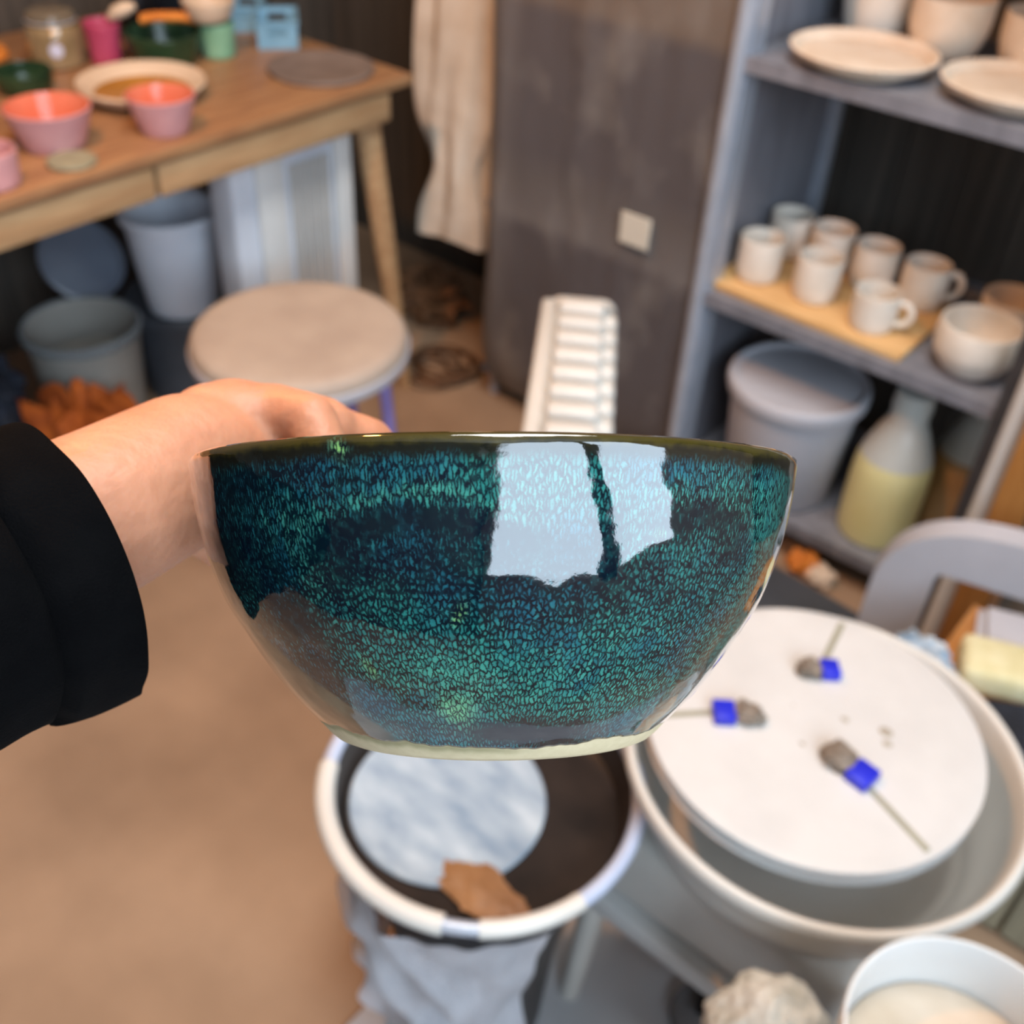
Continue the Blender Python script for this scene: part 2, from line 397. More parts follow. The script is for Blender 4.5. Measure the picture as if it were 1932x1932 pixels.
o = obj('plastic_cover', lathe([(0,0),(.082,0),(.092,.004),(.094,.018),(.088,.020),(.082,.010),(0,.010)],56), M['hazy_blue'], None, (-2.125,1.11,.320), (rad(10),rad(48),rad(10)))
tag(o, 'bluish translucent round cover leaning up behind the clear bucket', 'cover')

def blob(r, seed, amp, sq=(1,1,1), seg=5, freq=2.2, floor=None):
    bm = bmesh.new(); bmesh.ops.create_icosphere(bm, subdivisions=seg, radius=1)
    for v in bm.verts:
        d = v.co.normalized(); n = noise.fractal(d*freq+Vector((seed,0,0)),0.6,2.1,4)
        v.co = Vector((d.x*sq[0], d.y*sq[1], d.z*sq[2]))*r*(1+amp*n)
        if floor is not None and v.co.z < floor: v.co.z = floor
    return bm
o = obj('navy_bag', blob(.120,3,.30,(1,.8,1.1),floor=-.10), M['navy_cloth'], None, (-1.975,.720,.19)); tag(o, 'crumpled blue-black bag slumped against the clear bucket', 'bag')
# jagged rust cloth
def rust(bm):
    segs, rows = 72, 12; vs = []
    for j in range(rows+1):
        row = []
        for i in range(segs):
            a = 2*pi*i/segs; t = j/rows
            top = .19 + .04*abs(sin(a*5.5+1)) + .02*noise.noise((a*2.5,0,3))
            rr = .055 + .018*sin(a*7+t*2) + .01*noise.noise((a*3,t*3,1))
            row.append(bm.verts.new((rr*cos(a)*1.5, rr*sin(a), t*top)))
        vs.append(row)
    for j in range(rows):
        for i in range(segs):
            k = (i+1)%segs; bm.faces.new((vs[j][i],vs[j][k],vs[j+1][k],vs[j+1][i]))
    bm.faces.new(vs[0])
    c = bm.verts.new((0,0,.10))
    for i in range(segs): bm.faces.new((vs[rows][i], vs[rows][(i+1)%segs], c))
    return bm
o = obj('rust_cloth', rust(bmesh.new()), M['rust_cloth'], None, (-1.800,.872,0), (0,0,rad(42))); tag(o, 'bunched rust orange cloth with a jagged edge in front of the clear bucket', 'cloth')

# white grooved panel standing under the table
pn = empty('white_heater_panel', (-1.72,1.37,0), label='tall white panel with vertical grooves standing under the table', cat='panel')
obj('body', boxm(-.05,.035,-.15,.15,0,.63,bev=.015,seg=3), M['bluewhite_plastic'], pn)
gr = bmesh.new()
for k in range(5): box(gr, .035,.046, -.012+k*.022, .004+k*.022, .03,.60, bev=.003, seg=1)
obj('grooved_face', gr, mat('warm_grey_plastic','#b4b2ae','#bcbab6',.5), pn)
obj('side_trim', boxm(.034,.052,.105,.15,.005,.63,bev=.006), M['white_plastic'], pn)
obj('side_trim', boxm(.034,.050,-.10,-.03,.005,.63,bev=.008), M['white_plastic'], pn)

# stool
st = empty('padded_stool', (-1.332,1.068,0), label='round beige padded stool on lilac tube legs beside the oak table', cat='stool')
obj('seat', lathe(smooth_prof([(0,.432),(.16,.432),(.182,.438),(.191,.456),(.188,.474),(.172,.485),(.12,.488),(0,.489)],5),72), mat('beige_seat_cover','#a8998c','#b5a799',.6,scale=9,bump=.05), st, angle=80)
obj('seat_band', lathe([(.15,.428),(.186,.432),(.1935,.440),(.1945,.455),(.190,.458),(.15,.45)],72), M['grey_plastic'], st)
for a in (20, 110, 200, 290):
    c, s = cos(rad(a)), sin(rad(a))
    obj('leg', tube(spline([(.06*c,.06*s,.424),(.13*c,.13*s,.422),(.158*c,.158*s,.405),(.166*c,.166*s,.37),(.190*c,.190*s,.0)],6), .0115, 14), M['lilac'], st)

# hanging cloth bundle on the side of the wrapped rack
def hanging():
    bm = bmesh.new(); rows, segs = 90, 72; rings = []
    for j in range(rows+1):
        t = j/rows; z = 1.62 - t*1.29
        w = .045 + .075*min(1, t*2.0)
        w *= 1 - .38*math.exp(-((z-.50)/.075)**2)
        if z > .9: w *= .8 + .2*(1.62-z)/.72
        d = .032 + .02*t
        ring = []
        for i in range(segs):
            a = 2*pi*i/segs
            f = 1 + .10*sin(5*a + z*4) + .07*sin(9*a - z*9 + 1) + .06*noise.noise((cos(a)*2, sin(a)*2, z*5))
            ring.append(bm.verts.new((w*cos(a)*f, d*sin(a)*f, z + .006*sin(3*a)*(t > .98))))
        rings.append(ring)
    for a, b in zip(rings, rings[1:]):
        for i in range(segs): bm.faces.new((a[i], a[(i+1)%segs], b[(i+1)%segs], b[i]))
    bm.faces.new(rings[0]); bm.faces.new(rings[-1][::-1])
    return bm
o = obj('hanging_cloth', hanging(), M['cotton'], None, (-1.60,1.80,0), (0,0,rad(8)))
tag(o, 'long off-white cotton cloth hanging bunched beside the grey wrapped rack', 'cloth')

# cable coil on the floor
def coil():
    bm = bmesh.new(); pts = []
    for k in range(150):
        a = k*.22; r = .062 + .055*noise.noise((k*.05,0,0)) + .022*sin(k*.31)
        pts.append((r*cos(a)*1.1, r*sin(a), .008 + .02*(k/150) + .012*abs(noise.noise((k*.1,4,0)))))
    return tube(pts, .0045, 8, bm)
o = obj('cable_coil', coil(), M['cable'], None, (-1.58,1.70,0)); tag(o, 'loose coil of brown cable on the floor behind the stool', 'cable')
o = obj('paper_bag', blob(.085,11,.5,(1.1,.8,.8),floor=-.06), mat('crumpled_brown_paper','#5a3d25','#80583a',.7,scale=10,bump=.4), None, (-1.80,1.90,.062)); tag(o, 'crumpled brown bag on the floor below the hanging cloth', 'bag')

# oil-filled radiator standing end-on to the camera
ra = math.atan2(.34, -.235)
ht = empty('oil_radiator', (-.775,1.125,0), ra, "white oil-filled radiator standing end-on in front of the wrapped rack", 'heater')
for k in range(9):
    x = -.205 + k*.05
    fb_ = bmesh.new(); box(fb_, x-.0165, x+.0165, -.038, .038, .10, .622, bev=.010, seg=3)
    box(fb_, x-.019, x+.019, -.060, .060, .11, .600, bev=.0115, seg=3)
    obj('fin', fb_, M['white_enamel'], ht)
obj('side_cover', boxm(-.24,.235,.040,.066,.14,.606,bev=.007,seg=3), M['white_enamel'], ht)
obj('end_cover', boxm(.218,.245,-.058,.058,.09,.605,bev=.025,seg=4), M['white_enamel'], ht)
obj('end_cover', boxm(-.262,-.228,-.060,.060,.09,.610,bev=.028,seg=4), M['white_enamel'], ht)
for xx in (-.17, .17):
    obj('foot', tube([(xx,-.10,.03),(xx,-.05,.085),(xx,.05,.085),(xx,.10,.03)], .010, 12), M['white_plastic'], ht)
    for yy in (-.10, .10): obj('castor', lathe([(0,-.012),(.020,-.012),(.024,-.006),(.024,.006),(.020,.012),(0,.012)],24), M['black_gloss'], ht, (xx,yy,.024), (rad(90),0,0))

# ------------------------------------------------------------------ wrapped rack (grey film cover)
def cover_mat():
    m = bpy.data.materials.new('dusty_grey_film'); m.use_nodes = True; nt = m.node_tree; N = nt.nodes; L = nt.links
    b = N['Principled BSDF']; b.inputs['Roughness'].default_value = .38
    tc = N.new('ShaderNodeTexCoord'); sp = N.new('ShaderNodeSeparateXYZ'); L.new(tc.outputs['Object'], sp.inputs[0])
    def ramp(src, stops):
        r = N.new('ShaderNodeValToRGB'); e = r.color_ramp.elements
        e[0].position, e[0].color = stops[0][0], stops[0][1]; e[1].position, e[1].color = stops[-1][0], stops[-1][1]
        for p, c in stops[1:-1]:
            q = e.new(p); q.color = c
        L.new(src, r.inputs['Fac']); return r.outputs['Color']
    nz = N.new('ShaderNodeTexNoise'); nz.inputs['Scale'].default_value = 6; nz.inputs['Detail'].default_value = 7
    mp = N.new('ShaderNodeMapping'); mp.inputs['Scale'].default_value = (1.0, 1.0, .8); L.new(tc.outputs['Object'], mp.inputs[0]); L.new(mp.outputs[0], nz.inputs['Vector'])
    wz = N.new('ShaderNodeMath'); wz.operation = 'MULTIPLY_ADD'; wz.inputs[1].default_value = .02; L.new(nz.outputs['Fac'], wz.inputs[0]); L.new(sp.outputs['Z'], wz.inputs[2])
    dz = N.new('ShaderNodeMath'); dz.operation = 'DIVIDE'; dz.inputs[1].default_value = 2.0; L.new(wz.outputs[0], dz.inputs[0])
    body = lin('#7d7779'); pale = lin('#9d8f84'); mid = lin('#8a8381')
    col = ramp(dz.outputs[0], [(0.03, mid), (.10, body), (.245, body), (.256, lin('#9a9492')), (.30, mid), (.33, body), (.46, body), (.472, pale), (.60, pale), (.7, mid)])
    dust = ramp(nz.outputs['Fac'], [(.52, (0,0,0,1)), (.78, (.75,.75,.75,1))])
    lf = N.new('ShaderNodeMapRange'); lf.inputs[1].default_value = -.44; lf.inputs[2].default_value = -.56; L.new(sp.outputs['X'], lf.inputs[0])
    add = N.new('ShaderNodeMath'); add.operation = 'MULTIPLY_ADD'; add.inputs[1].default_value = .45; add.use_clamp = True
    L.new(lf.outputs[0], add.inputs[0]); L.new(dust, add.inputs[2])
    mx = N.new('ShaderNodeMix'); mx.data_type = 'RGBA'; mx.inputs['B'].default_value = lin('#c2bbb3')
    L.new(add.outputs[0], mx.inputs['Factor']); L.new(col, mx.inputs['A']); L.new(mx.outputs['Result'], b.inputs['Base Color'])
    bp = N.new('ShaderNodeBump'); bp.inputs['Strength'].default_value = .25; bp.inputs['Distance'].default_value = .02; L.new(nz.outputs['Fac'], bp.inputs['Height']); L.new(bp.outputs[0], b.inputs['Normal'])
    return m
cv = empty('wrapped_rack', (-.90,1.68,0), label='tall shelf rack wrapped in dusty grey plastic film, left of the open rack', cat='rack')
def cover():
    bm = bmesh.new(); path = []
    xr, xl, r = -.005, -.565, .07
    for k in range(41): path.append((xr + (xl + r - xr)*k/40, 0))
    for k in range(1, 13):
        a = pi/2*k/12; path.append((xl + r - r*sin(a), r - r*cos(a)))
    for k in range(1, 21): path.append((xl, r + (.40-r)*k/20))
    rows = []
    NZ = 70
    for j in range(NZ+1):
        z = .045 + 1.85*j/NZ; row = []
        for (x, y) in path:
            nx, ny = (0, -1) if y == 0 else ((-1, 0) if x <= xl+1e-6 else (-.7, -.7))
            d = .007*noise.noise((x*9, y*9, z*2.2)) + .004*noise.noise((x*25, y*25, z*5))
            if z < .16:
                q = (.16-z)/.115; d -= .03*q*q
            row.append(bm.verts.new((x+nx*d, y+ny*d, z + (.03*((x+.5)*2 if y==0 else 0) if False else 0))))
        rows.append(row)
    for a, b in zip(rows, rows[1:]):
        for i in range(len(a)-1): bm.faces.new((a[i], a[i+1], b[i+1], b[i]))
    top = [v for v in rows[-1]]; e0 = bm.verts.new((xr, .40, 1.895)); bm.faces.new(top + [e0])
    g = bmesh.ops.solidify(bm, geom=list(bm.faces), thickness=.0015)
    return bm
obj('film_cover', cover(), cover_mat(), cv, angle=70)
for (x, y) in ((-.55,.385), (-.02,.385), (-.53,.05)):
    obj('post', boxm(x-.008,x+.008,y-.008,y+.008,0,1.88), M['steel'], cv)
for z in (.09,.50,.925,1.35): obj('shelf', boxm(-.545,-.012,.02,.385,z-.02,z), M['steel_dark'], cv)
lab = boxm(-.175,-.107,-.018,-.014,.540,.602,bev=.001,seg=1)
obj('paper_label', lab, M['paper'], cv)

# ------------------------------------------------------------------ open rack
rk = empty('open_rack', (-.595,1.87,0), label='open galvanised steel shelving rack holding bisque pots', cat='rack')
RX0, RX1, RY0, RY1 = -.888+.595, -.300+.595, 1.672-1.87, 2.09-1.87
obj('post', tube([(RX0,RY0,0),(RX0,RY0,1.9)], .015, 20), M['steel'], rk)
obj('post', boxm(RX0+.012,RX0+.018,RY0+.006,RY0+.05,0,1.9), M['steel'], rk)
obj('post', boxm(RX1-.013,RX1+.013,RY0-.013,RY0+.013,0,1.9,bev=.003), M['steel_dark'], rk)
obj('post', boxm(RX0-.01,RX0+.024,RY1-.014,RY1+.014,0,1.9,bev=.003), M['steel'], rk)
obj('post', boxm(RX1-.014,RX1+.014,RY1-.014,RY1+.014,0,1.9,bev=.003), M['steel_dark'], rk)
obj('side_panel', boxm(RX0-.003,RX0+.001,RY0+.012,RY1-.012,0.02,1.88), M['steel_shelf'], rk)
for z in (.09,.50,.928,1.36):
    sm = bmesh.new(); box(sm, RX0+.005,RX1-.005,RY0,RY1,z-.004,z); box(sm, RX0+.005,RX1-.005,RY0-.003,RY0+.001,z-.024,z+.001); box(sm, RX0+.005,RX1-.005,RY1-.001,RY1+.003,z-.024,z)
    obj('shelf', sm, M['steel_shelf'], rk, smooth=False)

# top shelf pottery
ZT = .929
def dplate(loc, r, label):
    pr = [(0,.0),(r*.62,0),(r*.66,.004),(r*.9,.014),(r,.026),(r-.001,.029),(r-.005,.028),(r*.88,.018),(r*.8,.014),(0,.012)]
    o = obj('bisque_plate', lathe(smooth_prof(pr,3),72), M['bisque'], None, loc); return tag(o, label, 'plate', 'bisque plates on the top shelf')
dplate((-.715,1.762,ZT), .118, 'round unglazed plate at the left front of the top shelf')
dplate((-.472,1.786,ZT), .116, 'round unglazed plate cut by the right edge of the photo on top shelf')
pot('tall_bisque_cup', [(.046,0),(.052,.005),(.062,.05),(.070,.12)], M['bisque_white'], (-.785,1.955,ZT), 'tall flared unglazed cup at the left of the top shelf', 'cup', 'unglazed cups behind the plates')
pot('bisque_cup', [(.036,0),(.050,.008),(.064,.045),(.066,.095)], M['bisque'], (-.648,1.925,ZT), 'rounded unglazed cup in the middle, between two others behind the plates', 'cup', 'unglazed cups behind the plates')
pot('bisque_cup', [(.036,0),(.050,.008),(.062,.045),(.064,.090)], M['bisque'], (-.505,1.948,ZT), 'rounded unglazed cup at the right, cut by the edge of the photo', 'cup', 'unglazed cups behind the plates')

# middle shelf: board with mugs
ZM = .501
o = obj('pine_board', boxm(-.20,.20,-.125,.125,0,.014,bev=.002), M['pine'], None, (-.690,1.815,ZM), (0,0,rad(-1))); tag(o, 'bare pine board carrying the mugs on the middle shelf', 'board')
ZB = ZM + .0145
mug0 = empty('bisque_mug', (-.822,1.768,ZB))
obj('body', lathe(vessel(smooth_prof([(.031,0),(.037,.003),(.041,.02),(.042,.05),(.0415,.081)],4),.0035),48), M['bisque_white'], mug0)
obj('handle', tube(spline([(.038,0,.065),(.053,0,.067),(.064,0,.055),(.065,0,.040),(.056,0,.025),(.039,0,.019)],6), .0052, 12, flat=1.3), M['bisque_white'], mug0)
mugs = [(-.824,1.768,110,'unglazed mug at the left end of the front row on the board'),
        (-.706,1.772,75,'unglazed mug in the middle of the front row on the board'),
        (-.578,1.745,10,'small unglazed mug, its handle to the right, at the front right of the board'),
        (-.835,1.905,130,'unglazed mug in the back left corner of the board'),
        (-.745,1.902,100,'unglazed mug second from the left in the back row on the board'),
        (-.650,1.892,80,'unglazed mug third from the left in the back row on the board'),
        (-.550,1.888,25,'unglazed mug at the back right, its round handle standing clear of the board')]
for i, (x, y, a, l) in enumerate(mugs):
    m = mug0 if i == 0 else copy_tree(mug0)
    m.location = (x, y, ZB); m.rotation_euler = (0, 0, rad(a)); tag(m, l, 'mug', 'unglazed mugs on the pine board')
    if i == 2: m.scale = (.98,.98,.86)
pot('bisque_bowl', [(.030,0),(.045,.006),(.066,.035),(.070,.062),(.067,.088)], M['bisque_white'], (-.395,1.752,ZM), 'rounded unglazed bowl at the front right end of the middle shelf', 'bowl', th=.005)
pot('bisque_bowl', [(.030,0),(.040,.006),(.052,.035),(.054,.080)], M['bisque'], (-.392,1.905,ZM), 'unglazed bowl behind the rounded bowl on the middle shelf', 'bowl', th=.004)

# bottom shelf
ZL = .091
b = empty('lidded_pail', (-.690,1.772,ZL), label='big grey lidded pail on the bottom shelf', cat='bucket')
obj('body', lathe([(0,0),(.105,0),(.110,.006),(.126,.225),(.126,.24),(0,.24)],64), M['grey_plastic'], b)
obj('lid', lathe(smooth_prof([(.128,.225),(.137,.228),(.139,.245),(.136,.256),(.128,.258),(.122,.250),(.09,.250),(0,.252)],4),64), M['grey_plastic'], b)
def jug(name, loc, label, m1, m2, s=1.0, lvl=.72):
    r = empty(name, loc, label=label, cat='bottle')
    pr = smooth_prof([(0,0),(.060*s,.001),(.071*s,.012),(.073*s,.09),(.070*s,.17),(.052*s,.225),(.036*s,.26)],5)
    low = [p for p in pr if p[1] <= .27*lvl*1.0]; high = [p for p in pr if p[1] >= low[-1][1]]
    obj('body', lathe(low + [(0,low[-1][1])],56), m1, r)
    obj('shoulder', lathe(high + [(.034*s,.285),(0,.285)],56), m2, r)
    obj('cap', lathe([(0,.286),(.036*s,.286),(.037*s,.292),(.034*s,.325),(0,.327)],40), m2, r)
    obj('handle', tube(spline([(.040*s,0,.27),(.075*s,0,.255),(.085*s,0,.21),(.070*s,0,.16)],6), .009, 12), m2, r)
    return r
jug('glaze_jug', (-.468,1.772,ZL), 'milky jug filled with pale yellow glaze on the bottom shelf', M['yellow_liquid'], M['milky'], 1.0).rotation_euler = (0,0,rad(100))
jug('slip_jug', (-.365,1.885,ZL), 'milky jug of tan slip behind and right of the yellow one', M['tan_liquid'], M['milky'], .9).rotation_euler = (0,0,rad(60))
# below the shelf: clay scraps on the floor
for i, (x, y, r, m, l) in enumerate([(-.545,1.665,.028,M['orange'],'small coppery orange lump on the floor under the rack'), (-.505,1.655,.024,M['bisque'],'small pale clay lump beside the coppery orange one'), (-.575,1.70,.030,M['cable'],'dark brown lump on the floor under the rack')]):
    o = obj('clay_lump', blob(r,20+i,.35,(1.2,1,.8),seg=4,floor=-.7*r), m, None, (x,y,.7*r)); tag(o, l, 'lump', 'lumps on the floor under the rack')
o = obj('dark_tray', boxm(-.15,.15,-.10,.10,0,.035,bev=.006), M['dark_tub'], None, (-.53,1.50,0), (0,0,rad(-4))); tag(o, 'low dark grey tray on the floor in front of the rack', 'tray')

# right of the rack
o = obj('wooden_upright', boxm(-.027,.027,-.012,.012,0,1.5,bev=.002), M['pine_post'], None, (-.222,1.60,0)); tag(o, 'orange pine upright standing right of the steel rack', 'board')
o = obj('white_pole', tube([(0,0,0),(0,0,1.45)], .017, 24), M['white_plastic'], None, (-.268,1.625,0)); tag(o, 'white plastic pole between the steel rack and pine upright', 'pole')
o = obj('grey_board', boxm(-.012,.2,-.01,.01,0,1.4,bev=.002), mat('marbled_grey_board','#5f5f5c','#8f8d88',.5,scale=14), None, (-.170,1.63,0)); tag(o, 'marbled grey board standing right of the pine upright', 'board')

# grey plastic arch with a rectangular opening
def arch():
    bm = bmesh.new(); N = 56
    cx, w, zt = .12, .21, .430
    outer, inner = [], []
    hx0, hx1, hz = .0, .24, .335
    # outer: start bottom-left, go up and around to bottom-right
    for k in range(N+1):
        t = k/N
        if t < .2: outer.append((cx-w, .26*t/.2))
        elif t > .8: outer.append((cx+w, .26*(1-t)/.2))
        else:
            a = pi - pi*(t-.2)/.6
            ca, sa = cos(a), sin(a)
            outer.append((cx + w*math.copysign(abs(ca)**.8, ca), .26 + (zt-.26)*abs(sa)**.8))
        if t < .35: inner.append((hx0, hz*t/.35))
        elif t > .65: inner.append((hx1, hz*(1-t)/.35))
        else: inner.append((hx0 + (hx1-hx0)*(t-.35)/.3, hz))
    L = []
    for y in (0, .045):
        L.append([bm.verts.new((x, y, z)) for x, z in outer]); L.append([bm.verts.new((x, y, z)) for x, z in inner])
    for i in range(N):
        bm.faces.new((L[0][i], L[0][i+1], L[1][i+1], L[1][i])); bm.faces.new((L[2][i], L[3][i], L[3][i+1], L[2][i+1]))
        bm.faces.new((L[0][i], L[2][i], L[2][i+1], L[0][i+1])); bm.faces.new((L[1][i], L[1][i+1], L[3][i+1], L[3][i]))
    bm.faces.new((L[0][0], L[1][0], L[3][0], L[2][0])); bm.faces.new((L[0][N], L[2][N], L[3][N], L[1][N]))
    return bm
o = obj('plastic_stool', arch(), M['grey_plastic'], None, (-.258,1.42,0), (0,0,rad(14))); tag(o, 'rounded grey plastic stool with a rectangular opening behind the wheel', 'stool')

# wooden crate with things on it
cr = empty('wooden_crate', (0.02,1.26,0), label='wooden crate of upright pale boards right of the potter wheel', cat='crate')
cb = bmesh.new()
for k in range(9): box(cb, -.20+k*.047, -.158+k*.047, -.125, -.11, .01, .33, bev=.002, seg=1)
obj('front_boards', cb, M['boards'], cr)
obj('box', boxm(-.20,.22,-.11,.115,0,.325), M['boards'], cr)
obj('top_frame', boxm(-.205,.225,-.13,.12,.325,.345,bev=.002), M['pine_post'], cr)
o = obj('foam_block', boxm(-.07,.08,-.040,.040,0,.048,bev=.012,seg=3), M['yellow_foam'], None, (-.088,1.250,.3455), (0,0,rad(22))); tag(o, 'pale yellow foam block on the wooden crate', 'foam')
o = obj('navy_pad', boxm(-.06,.06,-.055,.055,0,.022,bev=.006), M['navy_cloth'], None, (-.022,1.165,.3455), (0,0,rad(30))); tag(o, 'dark navy folded cloth in front of the foam block', 'cloth')
o = obj('blue_rag', blob(.045,31,.4,(1,.8,.6),seg=4,floor=-.02), mat('blue_white_rag','#5f7f9c','#c3ced6',.8,scale=30), None, (-.195,1.188,.366)); tag(o, 'crumpled blue and white rag at the left corner of the crate', 'rag')
for k in range(2):
    o = obj('tile_slab', boxm(-.06,.06,-.04,.04,0,.012,bev=.002), M['grey_plastic'], None, (-.105+.012*k,1.338+.004*k,.3455+.0125*k), (0,0,rad(16+5*k)))
    tag(o, ['lower pale grey slab on the wooden crate behind the foam block','upper pale grey slab stacked on another slab behind the foam block'][k], 'slab', 'pale slabs on the crate')

# ------------------------------------------------------------------ floor mat, potter's wheel
o = obj('floor_mat', boxm(-.56,.62,-.9,.80,0,.006,bev=.002,seg=1), M['mat']); tag(o, 'grey vinyl mat under the wheel and dark tub', 'mat')
FM = .0065
WC = (-.207,.810)
wh = empty('potter_wheel', (WC[0], WC[1], FM), label="cream potter's wheel with white bat inside a round splash pan", cat='wheel')
obj('splash_pan', lathe(smooth_prof([(0,.415),(.15,.415),(.176,.425),(.195,.47),(.205,.512),(.210,.521),(.216,.520),(.2185,.511),(.216,.503)],4) + [(.209,.495),(.201,.460),(.184,.418),(.16,.407),(0,.407)], 96), M['white_enamel'], wh, (.020,.004,0), angle=60)
obj('wheel_head', lathe([(0,.41),(.03,.41),(.03,.50),(.15,.505),(.155,.512),(.155,.527),(0,.527)],72), mat('brushed_aluminium','#8a8c8e','#989a9c',.35,metal=.9), wh)
bt = obj('bat', lathe(smooth_prof([(0,.528),(.164,.528),(.172,.530),(.177,.537),(.177,.543),(.173,.5485),(.164,.550),(0,.550)],4),96), mat('white_bat','#c0bfbd','#cac9c7',.35,scale=10), wh, angle=60)
# radial grooves and clamps
for k, (xa, ya, xb, yb) in enumerate(((-.036,.094,-.048,.1635),(-.082,-.050,-.134,-.104),(.066,-.030,.158,-.066))):
    dx, dy = xb-xa, yb-ya; ln = math.hypot(dx, dy)
    g = boxm(0, ln, -.0036, .0036, .5497, .5506, mtx=Matrix.Translation((xa,ya,0)) @ Matrix.Rotation(math.atan2(dy,dx), 4, 'Z'))
    obj('slot', g, mat('slot_shadow_grey','#85826f','#96937f',.6) if k == 0 else bpy.data.materials['slot_shadow_grey'], bt)
for (x, y, a, sc) in ((-.032,.072,38,1.25), (-.069,-.047,218,1.4), (.056,-.029,-8,1.5)):
    r = empty('clamp', (x, y, .5502), rad(a)); r.parent = wh
    obj('blue_block', boxm(.001*sc,.018*sc,-.010*sc,.010*sc,0,.012,bev=.002), M['blue_tool'], r)
    obj('clay_lump', blob(.0125*sc,x*50,.4,(1,.85,.6),seg=3), M['clay_brown'], r, (-.009*sc,0,.006))
# clay specks on the bat
sp = bmesh.new()
for (x, y, r_) in ((.022,.030,.006),(.063,.044,.009),(.071,.030,.007),(.003,-.031,.005),(-.03,.01,.004),(-.035,.02,.003),(.01,.055,.004),(-.06,-.09,.004)):
    bmesh.ops.create_icosphere(sp, subdivisions=2, radius=r_, matrix=Matrix.Translation((x,y,.5495)) @ Matrix.Diagonal((1,.8,.15,1)))
obj('clay_specks', sp, mat('dry_clay_specks','#978e80','#aba294',.8), bt)['kind'] = 'stuff'
obj('body', boxm(-.15,.16,-.15,.20,.27,.395,bev=.02,seg=3), M['white_enamel'], wh)
obj('base_frame', boxm(-.165,.175,-.165,.215,.235,.272,bev=.006), M['white_plastic'], wh)
for (x, y) in ((-.145,-.145),(.155,-.145),(-.145,.195),(.155,.195)):
    obj('leg', tube([(x,y,.24),(x*1.08,y*1.08,.0)], [.018,.014], 16), M['white_enamel'], wh)
obj('motor_housing', lathe([(0,.08),(.075,.08),(.08,.09),(.08,.24),(0,.24)],40), mat('brown_motor_cover','#5d4a3b','#6b5646',.5), wh)
pdl = empty('foot_pedal', (-.205,.745,FM), rad(20), 'small dark foot pedal on the grey mat below the wheel', 'pedal')
obj('base', lathe([(0,0),(.045,0),(.047,.004),(.044,.016),(0,.018)],40), mat('worn_grey_rubber','#6d6b6c','#787677',.6), pdl)
obj('tread', boxm(-.012,.012,-.01,.06,.018,.034,bev=.004), M['black_gloss'], pdl)

# dark tub of water with towel
BK = (-.459,.564)
tb2 = empty('water_tub', (BK[0], BK[1], FM), label='dark round tub of cloudy water with a white rim, beneath the glazed bowl', cat='tub')
RB = .171
obj('body', lathe(smooth_prof([(0,0),(.085,0),(.092,.006),(.104,.20),(.130,.34),(.160,.435),(.169,.468)],5)+[(.164,.468),(.155,.435),(.125,.34),(.099,.20),(.086,.02),(0,.02)],80), mat('dark_brown_tub','#2b2624','#37312e',.4), tb2)
def rim(a0, a1, m, r=.0085):
    n = 48; pts = [((RB)*cos(rad(a0+(a1-a0)*i/n)), (RB)*sin(rad(a0+(a1-a0)*i/n)), .468) for i in range(n+1)]
    return obj('rim', tube(pts, r, 16), m, tb2)
rim(-62, -146, M['white_enamel'], .0110)
rim(-50, -14, M['white_enamel'], .0095)
rim(-62, -50, M['steel'], .0075)
rim(-14, 214, mat('pale_blue_rim','#a9b4cc','#b6c0d6',.35), .0085)
def water_mat():
    m = mat('cloudy_water','#23201f','#38302c',.06,scale=9)
    nt = m.node_tree; N = nt.nodes; L = nt.links; b = N['Principled BSDF']
    return m
obj('water', lathe([(0,.430),(.1525,.430)],64), water_mat(), tb2)
# thin mottled pale blue-grey disc at the water surface
disc_m = mat('mottled_pale_blue','#7b8fa3','#b5c3cd',.25,scale=16,stretch=(1,2.2,1),detail=8,lo=.3,hi=.75)
obj('pale_disc', lathe([(0,.446),(.102,.446),(.110,.448),(.108,.451),(.10,.450),(0,.450)],64), disc_m, tb2, (-.032,-.022,-.015))
o = obj('clay_scrap', blob(.04,41,.35,(1.2,.6,.10),seg=4), mat('ochre_clay','#7d5634','#936a44',.5,scale=14), None, (BK[0]+.075,BK[1]-.085,.4425)); tag(o, 'ochre clay scrap floating in the dark water tub', 'clay')

def towel():
    bm = bmesh.new(); NU, NV = 120, 60; rows = []
    for j in range(NV+1):
        v = j/NV; row = []
        for i in range(NU+1):
            u = i/NU; a = rad(-176 + 150*u)
            top = .385 + .070*u**1.3 - .02*math.exp(-((u-.35)/.2)**2); bot = .06 + .03*sin(u*5) + .05*noise.noise((u*4,0,9))
            z = top + (bot-top)*v
            base = .100 + .066*max(0, min(1, (z-.16)/.32))**1.4
            w1 = noise.noise((u*3, v*2, 0)); ph = u*15 - v*11 + 3.2*w1
            fold = .5+.5*sin(ph); fold = fold**2
            fold2 = .5+.5*sin(u*9 + v*17 + 4*noise.noise((u*2+3, v*2, 5)))
            fine_ = noise.noise((u*14, v*8, 2))
            r = base + .014 + (.024*fold + .014*fold2)*(.35+.9*v) + .006*fine_ + .020*math.exp(-((v-.45)/.3)**2)*(1-u)
            row.append(bm.verts.new((r*cos(a), r*sin(a), z + .012*sin(ph*.5))))
        rows.append(row)
    for a, b in zip(rows, rows[1:]):
        for i in range(NU): bm.faces.new((a[i], a[i+1], b[i+1], b[i]))
    bmesh.ops.solidify(bm, geom=list(bm.faces), thickness=.005)
    return bm
o = obj('towel', towel(), M['towel'], None, (BK[0], BK[1], FM), angle=80); tag(o, 'white towel draped in folds around the front of the dark tub', 'towel')

